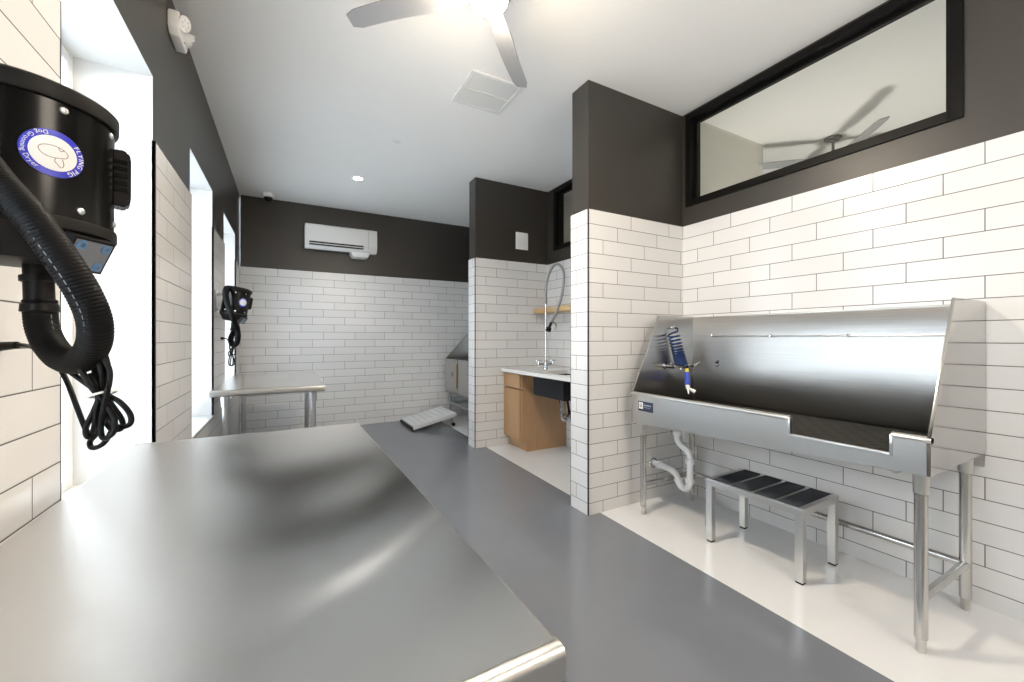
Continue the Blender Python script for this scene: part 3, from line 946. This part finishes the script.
def f(bm):
    b = Vector((2.488, YW - .145, .886))
    add_cyl(bm, b, (2.484, YW - .150, .856), .016, .014, 16, bev=.003)
    add_cyl(bm, (2.485, YW - .149, .862), (2.513, YW - .185, .840), .010, .013, 14, bev=.002)
    add_cyl(bm, (2.485, YW - .149, .862), (2.458, YW - .175, .828), .006, .005, 10, bev=.001)
mk('nozzle', f, MT_PVC, gun)

# ------------------------------------------------------------------ step stool
st = thing('step_stool', 'low stainless step stool with four dark rubber tread strips, under tub front', 'stool', (2.397, 1.325, 0), math.radians(1.2))
sw, sl, shh = .19, .262, .375
def f(bm):
    b = .03
    for x in (-1, 1): add_box(bm, x * sw - (b if x > 0 else 0), x * sw + (0 if x > 0 else b), -sl, sl, shh - .036, shh, 0, .002)
    for y in (-1, 1): add_box(bm, -sw + b, sw - b, y * sl - (b if y > 0 else 0), y * sl + (0 if y > 0 else b), shh - .036, shh, 0, .002)
    add_box(bm, -sw + b, sw - b, -sl + b, sl - b, shh - .02, shh - .003)
mk('stool_top', f, MT_STEEL, st, smooth=False)
for k in range(4):
    def f(bm):
        w = (2 * sl - .03) / 4
        y = -sl + .015 + w * k
        add_box(bm, -sw + .016, sw - .016, y + .012, y + w - .012, shh - .004, shh + .0018, 0, .001)
    mk('tread_strip', f, MT_RUBBER, st)
for x in (-1, 1):
    for y in (-1, 1):
        def f(bm):
            xx, yy = x * (sw - .02), y * (sl - .02)
            add_box(bm, xx - .019, xx + .019, yy - .019, yy + .019, .010, shh - .03, 0, .002)
        lg = mk('leg', f, MT_STEEL, st, smooth=False)
        def g(bm):
            xx, yy = x * (sw - .02), y * (sl - .02)
            add_box(bm, xx - .017, xx + .017, yy - .017, yy + .017, 0, .012, 0, .002)
        mk('foot', g, MT_BLACK, lg)

# ------------------------------------------------------------------ sink bay
cb = thing('sink_cabinet', 'narrow light oak base cabinet with one drawer and door, against tiled divider', 'cabinet')
cx0, cx1, cy0, cy1, ct = 2.155, 2.755, 3.735, 4.118, .838
def f(bm):
    add_prism(bm, [(cx0 + .022, .115), (cx0 + .085, .115), (cx0 + .085, 0), (cx1, 0), (cx1, ct), (cx0 + .022, ct), (cx0 + .022, .682), (cx0 + .06, .682), (cx0 + .06, .662), (cx0 + .022, .662)], 1, cy0, cy1)
mk('carcass', f, MT_OAK, cb, smooth=False)
def f(bm): add_box(bm, cx0, cx0 + .02, cy0 + .022, cy1 - .004, .122, .664, 0, .0015)
mk('door', f, MT_OAK, cb, smooth=False)
def f(bm): add_box(bm, cx0, cx0 + .02, cy0 + .022, cy1 - .004, .680, .828, 0, .0015)
mk('drawer', f, MT_OAK, cb, smooth=False)
def f(bm):
    hx0, hx1, hy0, hy1 = 2.235, 2.61, 3.05, 3.52
    xa, xz, ya, yz, z0, z1 = 2.128, 2.757, 2.39, 4.121, .840, .876
    xs = [xa, hx0, hx1, xz]; ys = [ya, hy0, hy1, yz]
    top = [[bm.verts.new((x, y, z1)) for y in ys] for x in xs]; bot = [[bm.verts.new((x, y, z0)) for y in ys] for x in xs]
    for i in range(3):
        for j in range(3):
            if i == 1 and j == 1: continue
            bm.faces.new((top[i][j], top[i + 1][j], top[i + 1][j + 1], top[i][j + 1])); bm.faces.new((bot[i][j], bot[i][j + 1], bot[i + 1][j + 1], bot[i + 1][j]))
    for j in range(3):
        for i in (0, 3): bm.faces.new((top[i][j], top[i][j + 1], bot[i][j + 1], bot[i][j]))
    for i in range(3):
        for j in (0, 3): bm.faces.new((top[i][j], bot[i][j], bot[i + 1][j], top[i + 1][j]))
    for j in (1,):
        for i in (1, 2): bm.faces.new((top[i][j], top[i][j + 1], bot[i][j + 1], bot[i][j]))
    for i in (1,):
        for j in (1, 2): bm.faces.new((top[i][j], bot[i][j], bot[i + 1][j], top[i + 1][j]))
o = mk('countertop', f, MT_QUARTZ, smooth=False)
tag(o, 'white countertop spanning the sink bay above the oak cabinet', 'countertop')
sk = thing('sink', 'deep black sink basin hung beneath the white countertop', 'sink')
def f(bm):
    x0, x1, y0, y1, z0, z1, w = 2.20, 2.645, 3.02, 3.55, .640, .8395, .02
    def ring(x0, x1, y0, y1, z): return [bm.verts.new(p) for p in ((x0, y0, z), (x1, y0, z), (x1, y1, z), (x0, y1, z))]
    r = [ring(x0, x1, y0, y1, z0), ring(x0, x1, y0, y1, z1), ring(x0 + w, x1 - w, y0 + w, y1 - w, z1), ring(x0 + w, x1 - w, y0 + w, y1 - w, z0 + w)]
    bm.faces.new(list(reversed(r[0]))); bm.faces.new(r[3])
    for a, b in zip(r, r[1:]):
        for i in range(4): bm.faces.new((a[i], a[(i + 1) % 4], b[(i + 1) % 4], b[i]))
    bmesh.ops.bevel(bm, geom=list(bm.edges), offset=.006, segments=2, affect='EDGES')
mk('basin', f, MT_SINK, sk)
def f(bm):
    add_cyl(bm, (2.40, 3.33, .642), (2.40, 3.33, .60), .030, .026, 18, bev=.004); add_cyl(bm, (2.40, 3.33, .60), (2.40, 3.33, .52), .019, seg=16)
mk('drain_tailpiece', f, MT_CHROME, sk)
for y in (3.40, 3.27):
    def f(bm): add_cyl(bm, (2.42, y, .641), (2.45, y, .46), .012, seg=12)
    mk('supply_hose', f, MT_BLACK, sk)
def f(bm):
    add_tube(bm, spline([(2.40, 3.33, .54), (2.40, 3.33, .44), (2.42, 3.33, .40), (2.46, 3.33, .40), (2.49, 3.33, .44), (2.53, 3.33, .47), (2.60, 3.33, .47), (2.755, 3.33, .47)], 5), .018, 12)
    for y in (3.40, 3.27):
        add_cyl(bm, (2.45, y, .46), (2.455, y, .41), .016, seg=12, bev=.003); add_cyl(bm, (2.455, y, .43), (2.755, y, .43), .008, seg=10)
        add_ball(bm, (2.43, y, .425), .018, 0, (.6, 1.3, .8))
mk('waste_trap', f, MT_CHROME, sk)

fc = thing('faucet', 'tall chrome spring-hose rinse faucet standing on the white countertop', 'faucet')
fx, fy = 2.52, 3.80
def f(bm):
    add_lathe(bm, [(0, .876), (.03, .876), (.028, .888), (.018, .895), (.018, .965), (.012, .975), (0, .975)], Matrix.Translation((fx, fy, 0)), 20)
    add_cyl(bm, (fx + .075, fy - .03, .925), (fx - .075, fy + .03, .925), .014, seg=14, bev=.003)
    add_cyl(bm, (fx, fy, .915), (fx - .05, fy - .10, .905), .011, .010, seg=12, bev=.002)
    add_cyl(bm, (fx, fy, .965), (fx, fy, 1.62), .009, seg=14)
mk('riser', f, MT_CHROME, fc)
for s in (-1, 1):
    def f(bm):
        p = Vector((fx + s * .075, fy - s * .03, .925))
        add_cyl(bm, p, p + Vector((0, 0, .045)), .014, .012, 12, bev=.002)
        for k in range(4):
            a = k * PI / 2 + .3
            add_cyl(bm, p + Vector((0, 0, .04)), p + Vector((.035 * math.cos(a), .035 * math.sin(a), .045)), .006, .007, 8, bev=.001)
    mk('cross_handle', f, MT_CHROME, fc)
arc = [(fx, fy, 1.60), (fx, fy, 1.72), (fx + .004, fy - .015, 1.84), (fx + .015, fy - .06, 1.955), (fx + .03, fy - .13, 2.018), (fx + .045, fy - .20, 2.01), (fx + .057, fy - .25, 1.94), (fx + .058, fy - .262, 1.84), (fx + .050, fy - .24, 1.70), (fx + .036, fy - .19, 1.56), (fx + .022, fy - .13, 1.45), (fx + .012, fy - .09, 1.385)]
ap = resample(spline(arc, 14), .004)
def f(bm): add_tube(bm, ap, .014, 12, rfun=lambda i: (.0120, .0145, .0150, .0135)[i % 4])
mk('spring_hose', f, MT_SPRING, fc, angle=80)
def f(bm):
    add_cyl(bm, (fx + .014, fy - .10, 1.40), (fx + .004, fy - .06, 1.335), .014, .016, 14, bev=.002)
    add_cyl(bm, (fx + .004, fy - .06, 1.338), (fx - .001, fy - .045, 1.296), .030, .034, 18, bev=.005)
sh_ = mk('spray_head', f, MT_BLACK, fc)
def f(bm): add_tube(bm, spline([(fx + .02, fy - .115, 1.40), (fx + .05, fy - .13, 1.36), (fx + .045, fy - .10, 1.31)], 6), .006, 8)
mk('lever', f, MT_CHROME, sh_)
def f(bm): add_tube(bm, [(fx, fy, 1.60 - .01 * k) for k in range(2)], .0165, 14)
mk('collar', f, MT_CHROME, fc)

o = mk('wall_shelf', lambda bm: add_box(bm, 2.56, 2.755, 2.80, 4.121, 1.510, 1.565, 0, .003), MT_OAKLIGHT)
tag(o, 'pale wooden wall shelf in the sink bay behind the rinse faucet', 'shelf')

# grille plate on the dark divider
vp = thing('wall_grille', 'small white grille plate on the dark divider above the sink bay', 'grille')
yv = YS + .008
def f(bm): add_box(bm, 2.318, 2.482, yv - .012, yv - .0005, 2.258, 2.458, 0, .004)
mk('cover_plate', f, MT_WHITE, vp)
def f(bm):
    for k in range(9): add_box(bm, 2.336, 2.464, yv - .0165, yv - .011, 2.278 + k * .0185, 2.289 + k * .0185, 0, .0015)
mk('slat', f, MT_AC, vp, smooth=False)

# ------------------------------------------------------------------ far bay: walk-in tub and ramp
wt = thing('walk_in_tub', 'steel walk-in dog tub with a front door, in the far corner bay', 'tub')
wx, wb, wy0, wy1, wzb, wzt = 2.10, 2.745, 4.40, 5.93, .44, .912
def f(bm):
    add_box(bm, wx, wx + .012, wy0 + .013, 5.425, wzb, wzt, 0, .002)
mk('front_panel', f, MT_APRON, wt, smooth=False)
def f(bm): add_box(bm, wx, wx + .012, 5.435, wy1, wzb, wzb + .07, 0, .002)
mk('front_sill', f, MT_APRON, wt, smooth=False)
dr = mk('door', lambda bm: add_box(bm, wx - .012, wx + .006, 5.44, wy1 - .01, wzb + .075, wzt, 0, .004), MT_APRON, wt, smooth=False)
mk('latch', lambda bm: (add_cyl(bm, (wx - .012, 5.56, .70), (wx - .03, 5.56, .70), .009, seg=10), add_box(bm, wx - .036, wx - .028, 5.548, 5.572, .66, .735, 0, .003)), MT_CHROME, dr)
mk('hinge', lambda bm: add_cyl(bm, (wx - .010, 5.43, wzb + .06), (wx - .010, 5.43, wzt - .06), .009, seg=12), MT_HINGE, dr)
for y in (wy0, wy1 - .012):
    def f(bm): add_prism(bm, [(wx, wzb), (wx, wzt), (2.49, 1.32), (wb + .01, 1.32), (wb + .01, wzb)], 1, y, y + .012, 0, .0015)
    mk('side_panel', f, MT_STEEL_S, wt, angle=20)
mk('back_panel', lambda bm: add_box(bm, wb - .012, wb, wy0 + .01, wy1 - .01, wzb, 1.32, 0, .002), MT_STEEL_Y, wt, smooth=False)
mk('basin_floor', lambda bm: add_box(bm, wx + .006, wb - .006, wy0 + .006, wy1 - .006, wzb - .03, wzb + .012), MT_STEEL_Y, wt, smooth=False)
for x in (wx + .05, wb - .06):
    for y in (wy0 + .06, wy1 - .07):
        def f(bm): add_cyl(bm, (x, y, .045), (x, y, wzb - .02), .0205, seg=18)
        lg = mk('leg', f, MT_GALV, wt)
        mk('foot', lambda bm: add_lathe(bm, [(0, 0), (.014, 0), (.018, .05), (0, .05)], Matrix.Translation((x, y, 0)), 16), MT_BLACK, lg)
for a, b in (((wx + .05, wy0 + .06, .24), (wx + .05, wy1 - .07, .24)), ((wx + .05, wy1 - .07, .24), (wb - .06, wy1 - .07, .24)), ((wx + .05, wy0 + .06, .24), (wb - .06, wy0 + .06, .24))):
    mk('rail', lambda bm: add_cyl(bm, a, b, .0165, seg=14), MT_GALV, wt)

rp = thing('dog_ramp', 'low grey textured dog ramp leading up to the walk-in tub', 'ramp')
RX0, RX1, RY0, RY1 = 1.43, 2.02, 5.275, 5.92
def f(bm):
    add_prism(bm, [(RX0, .035), (RX1, .165), (RX1, .19), (RX0, .06)], 1, RY0, RY1, 0, .004)
    for k in range(7):
        x = RX0 + .05 + k * .08; z = .06 + (x - RX0) / (RX1 - RX0) * .13
        add_box(bm, x, x + .02, RY0 + .03, RY1 - .03, z - .004, z + .007)
mk('deck', f, MT_RAMP, rp, smooth=False)
for y in (RY0, RY1):
    mk('side_rail', lambda bm: add_prism(bm, [(RX0 - .008, .012), (RX1 + .004, .145), (RX1 + .004, .178), (RX0 - .008, .045)], 1, y - .012, y + .012, 0, .003), MT_RAMP, rp, smooth=False)
mk('front_bumper', lambda bm: add_cyl(bm, (RX0, RY0 - .01, .022), (RX0, RY1 + .01, .022), .022, seg=14, bev=.004), MT_BLACK, rp)
for y in (RY0 + .06, RY1 - .06):
    lg = mk('leg', lambda bm: add_cyl(bm, (RX1 - .05, y, .16), (RX1 - .02, y, .045), .013, seg=12), MT_GALV, rp)
    mk('foot', lambda bm: add_cyl(bm, (RX1 - .018, y - .018, .024), (RX1 - .018, y + .018, .024), .024, seg=16, bev=.003), MT_BLACK, lg)

# ------------------------------------------------------------------ fixtures on walls and ceiling
ac = thing('air_conditioner', 'white wall-mounted air conditioner high on the dark far wall', 'air conditioner')
ay0, ay1 = YF - .205, YF + .007
ax0, ax1 = .182, 1.075
def f(bm):
    pr = [(ay1, 2.435), (ay0 + .06, 2.415), (ay0 + .012, 2.45), (ay0, 2.50), (ay0 + .004, 2.715), (ay0 + .03, 2.735), (ay1, 2.735)]
    add_prism(bm, pr, 0, ax0, ax1, 0, .006)
mk('housing', f, MT_AC, ac, angle=30)
mk('air_slot', lambda bm: add_box(bm, ax0 + .05, ax1 - .18, ay0 - .003, ay0 + .03, 2.455, 2.505, 0, .003), MT_DARK, ac, smooth=False)
mk('louver', lambda bm: add_box(bm, ax0 + .055, ax1 - .185, ay0 - .012, ay0 + .012, 2.472, 2.482, 0, .002), MT_AC, ac, smooth=False)
mk('end_seam', lambda bm: add_box(bm, ax1 - .115, ax1 - .112, ay0 - .002, ay0 + .02, 2.47, 2.71), MT_PANEL, ac, smooth=False)
mk('pump_cover', lambda bm: add_prism(bm, [(.735, 2.42), (.765, 2.352), (.955, 2.352), (.985, 2.42)], 1, ay0 + .025, ay1, 0, .006), MT_AC, ac, angle=30)

ac.location.z = -.028
cam_ = thing('security_camera', 'small white dome camera with dark lens, on ceiling near far wall', 'camera', (-.222, 5.83, H))
mk('mount', lambda bm: add_lathe(bm, [(0, 0), (.062, 0), (.062, -.035), (.056, -.05), (0, -.05)], seg=28), MT_AC, cam_)
mk('dome', lambda bm: add_lathe(bm, [(.048, -.048), (.047, -.062), (.036, -.082), (.018, -.093), (0, -.096)], seg=28), MT_BLACKGLOSS, cam_)

dl = thing('downlight', 'small round recessed downlight glowing in the ceiling', 'light', (.674, 4.784, H))
mk('trim_ring', lambda bm: add_lathe(bm, [(.048, -.001), (.064, -.001), (.062, -.007), (.050, -.009), (.046, -.003)], seg=32), MT_WHITE, dl)
mk('lens', lambda bm: add_lathe(bm, [(0, -.0045), (.047, -.0045), (.047, -.0015), (0, -.0015)], seg=32), MT_DOWN, dl)

spk = thing('sprinkler', 'tiny concealed sprinkler disc in the ceiling beyond the vent', 'sprinkler', (.86, 3.72, H))
mk('cover_disc', lambda bm: add_lathe(bm, [(0, -.006), (.032, -.006), (.034, -.003), (.034, -.0003), (0, -.0003)], seg=28), MT_AC, spk)

cv = thing('ceiling_vent', 'square white ceiling vent partly behind a fan blade', 'vent', (1.262, 2.675, H))
def f(bm):
    a, w = .20, .028
    for x0, x1, y0, y1 in ((-a, a, -a, -a + w), (-a, a, a - w, a), (-a, -a + w, -a + w, a - w), (a - w, a, -a + w, a - w), (-a + w, a - w, -.008, .008)):
        add_box(bm, x0, x1, y0, y1, -.012, -.0005, 0, .002)
mk('vent_frame', f, MT_AC, cv, smooth=False)
def f(bm):
    for k in range(30):
        y = -.172 + k * .0117
        if abs(y + .003) < .010: continue
        add_prism(bm, [(y, -.003), (y + .0085, -.008), (y + .0095, -.0072), (y + .001, -.0022)], 0, -.174, .174)
mk('slat', f, plain('vent_grey_white', (.70, .72, .72), .5), cv, smooth=False)
mk('backing', lambda bm: add_box(bm, -.175, .175, -.175, .175, -.0018, -.0005), plain('vent_backing', (.45, .46, .46), .6), cv, smooth=False)

def make_fan(name, label, loc, ang, rod):
    t = thing(name, label, 'ceiling fan', loc, ang, 'ceiling fans')
    zb = -.20
    def f(bm): add_lathe(bm, [(0, 0), (.066, 0), (.066, -.010), (.058, -.017), (.016, -.021), (0, -.021)], seg=32)
    mk('canopy', f, MT_FANBODY, t)
    mk('rod', lambda bm: add_cyl(bm, (0, 0, -.015), (0, 0, -.16), .011, seg=14), MT_FANBODY, t)
    def f(bm): add_lathe(bm, [(0, -.145), (.05, -.145), (.092, -.165), (.10, -.185), (.10, -.225), (.085, -.238), (0, -.238)], seg=40)
    mk('motor_housing', f, MT_FANBODY, t)
    mk('light_lens', lambda bm: add_lathe(bm, [(.082, -.236), (.083, -.246), (.070, -.262), (.04, -.270), (0, -.272), (0, -.237)], seg=40), MT_LED if rod else MT_WHITE, t)
    for k in range(4):
        a = k * PI / 2
        def f(bm):
            R4 = Matrix.Rotation(a, 4, 'Z') @ Matrix.Translation((0, 0, zb)) @ Matrix.Rotation(math.radians(13), 4, 'X')
            n = 14; rows = []
            for i in range(n + 1):
                s = i / n; x = .09 + s * .63
                w = (.030 + .030 * min(1, s * 3.2) - .010 * s) if s < .97 else .034
                lead = .016 * math.sin(s * PI)
                rows.append([bm.verts.new(R4 @ Vector((x, y, z))) for y, z in ((-w + lead, -.003), (w * .8 + lead, -.003), (w * .8 + lead, .004), (-w + lead, .004))])
            for p, q in zip(rows, rows[1:]):
                for i in range(4): bm.faces.new((p[i], p[(i + 1) % 4], q[(i + 1) % 4], q[i]))
            bm.faces.new(rows[0]); bm.faces.new(list(reversed(rows[-1])))
        mk('blade', f, MT_BLADE, t, angle=50)
    return t
FX, FY = .80, 1.675
fan1 = make_fan('ceiling_fan', 'grey-bladed ceiling fan with a glowing round light, beside the square ceiling vent', (FX, FY, H), math.radians(48), 1)
fan2 = copy_tree(fan1)
fan2['label'] = 'second ceiling fan, seen through the wide high window in the room beyond'
fan2.location = (4.244, 1.79, H); fan2.rotation_euler[2] = math.radians(47)
for ch in fan2.children:
    if ch.name.startswith('light_lens'):
        me = ch.data.copy(); me.materials.clear(); me.materials.append(MT_WHITE); ch.data = me

el = thing('emergency_light', 'white twin-head emergency light on the dark wall above the near window', 'emergency light', (XL - .008, 2.735, 2.838))
el.scale = (.62, .70, .72)
def f(bm):
    add_prism(bm, [(-.155, -.045), (-.105, -.09), (.105, -.09), (.155, -.045), (.155, .055), (.125, .085), (-.125, .085), (-.155, .055)], 0, .0005, .075, 0, .012)
mk('case', f, MT_AC, el, angle=30)
for y in (-.085, .085):
    ax = Vector((.72, -.45 if y < 0 else .30, -.35)).normalized()
    def f(bm):
        p = Vector((.075, y, .025))
        add_lathe(bm, [(0, -.012), (.03, -.012), (.052, .028), (.055, .040), (.050, .044), (0, .036)], along(p, p + ax), 28)
    hd = mk('lamp_head', f, MT_AC, el)
    def f(bm):
        p = Vector((.075, y, .025)) + ax * .038
        add_lathe(bm, [(.046, 0), (.044, .006), (.02, .010), (0, .011)], along(p, p + ax), 28)
        m4 = along(p, p + ax)
        for k in range(6): add_ball(bm, m4 @ Vector((.027 * math.cos(k * PI / 3), .027 * math.sin(k * PI / 3), .007)), .010, u=10, v=6)
    mk('lamp_lens', f, plain('frosted_lens', (.88, .87, .90), .2), hd)
mk('test_button', lambda bm: add_cyl(bm, (.074, .02, -.055), (.079, .02, -.055), .007, seg=14), MT_PANEL, el)

# ------------------------------------------------------------------ light
w = bpy.data.worlds.new('World'); bpy.context.scene.world = w; w.use_nodes = True
bg = w.node_tree.nodes['Background']; bg.inputs[0].default_value = (.79, .89, 1.0, 1); bg.inputs[1].default_value = 6.9

def area(name, loc, rot, sx, sy, e, col, portal=False, spread=None):
    l = bpy.data.lights.new(name, 'AREA'); l.shape = 'RECTANGLE'; l.size = sx; l.size_y = sy; l.energy = e; l.color = col
    if portal: l.cycles.is_portal = True
    if spread: l.spread = spread
    o = bpy.data.objects.new(name, l); C.objects.link(o); o.location = loc; o.rotation_euler = rot
    return o
for a, b in LW:
    area('window_portal', (XL - .34, (a + b) / 2, (ZS + ZH) / 2), (0, -PI / 2, 0), ZH - ZS, b - a, 1, (1, 1, 1), True)

def lamp(name, typ, loc, e, col, r=.05, **k):
    l = bpy.data.lights.new(name, typ); l.energy = e; l.color = col; l.shadow_soft_size = r
    for a, v in k.items(): setattr(l, a, v)
    o = bpy.data.objects.new(name, l); C.objects.link(o); o.location = loc
    return o
lamp('downlight_lamp', 'SPOT', (.674, 4.784, H - .02), 25, (1., .95, .90), .04, spot_size=math.radians(120), spot_blend=.6)
lamp('adjoining_fill', 'POINT', (4.0, 1.6, 1.2), 42, (1., .96, .86), .25)  # unseen fill added below the second fan to brighten the room next door

lamp('rear_fill', 'POINT', (1.5, -.8, 2.4), 62, (1., .89, .76), .4)  # added warm fill behind the camera, standing in for unseen room lighting

# ------------------------------------------------------------------ camera
cam = bpy.data.cameras.new('Camera'); co = bpy.data.objects.new('Camera', cam); C.objects.link(co)
cam.sensor_fit = 'HORIZONTAL'; cam.sensor_width = 36; cam.lens = 406.06 / 1024 * 36
cam.shift_y = -3 / 1024
cam.clip_start = .02
co.location = (0, 0, 1.22); co.rotation_euler = (PI / 2, 0, -math.radians(28.79))
sc = bpy.context.scene; sc.camera = co
sc.view_settings.view_transform = 'Standard'; sc.view_settings.look = 'None'
sc.view_settings.exposure = 0.45; sc.view_settings.gamma = 1; sc.view_settings.use_curve_mapping = False
sc.cycles.use_denoising = True
sc.cycles.max_bounces = 10; sc.cycles.diffuse_bounces = 5; sc.cycles.glossy_bounces = 5; sc.cycles.transmission_bounces = 6
sc.cycles.sample_clamp_indirect = 8
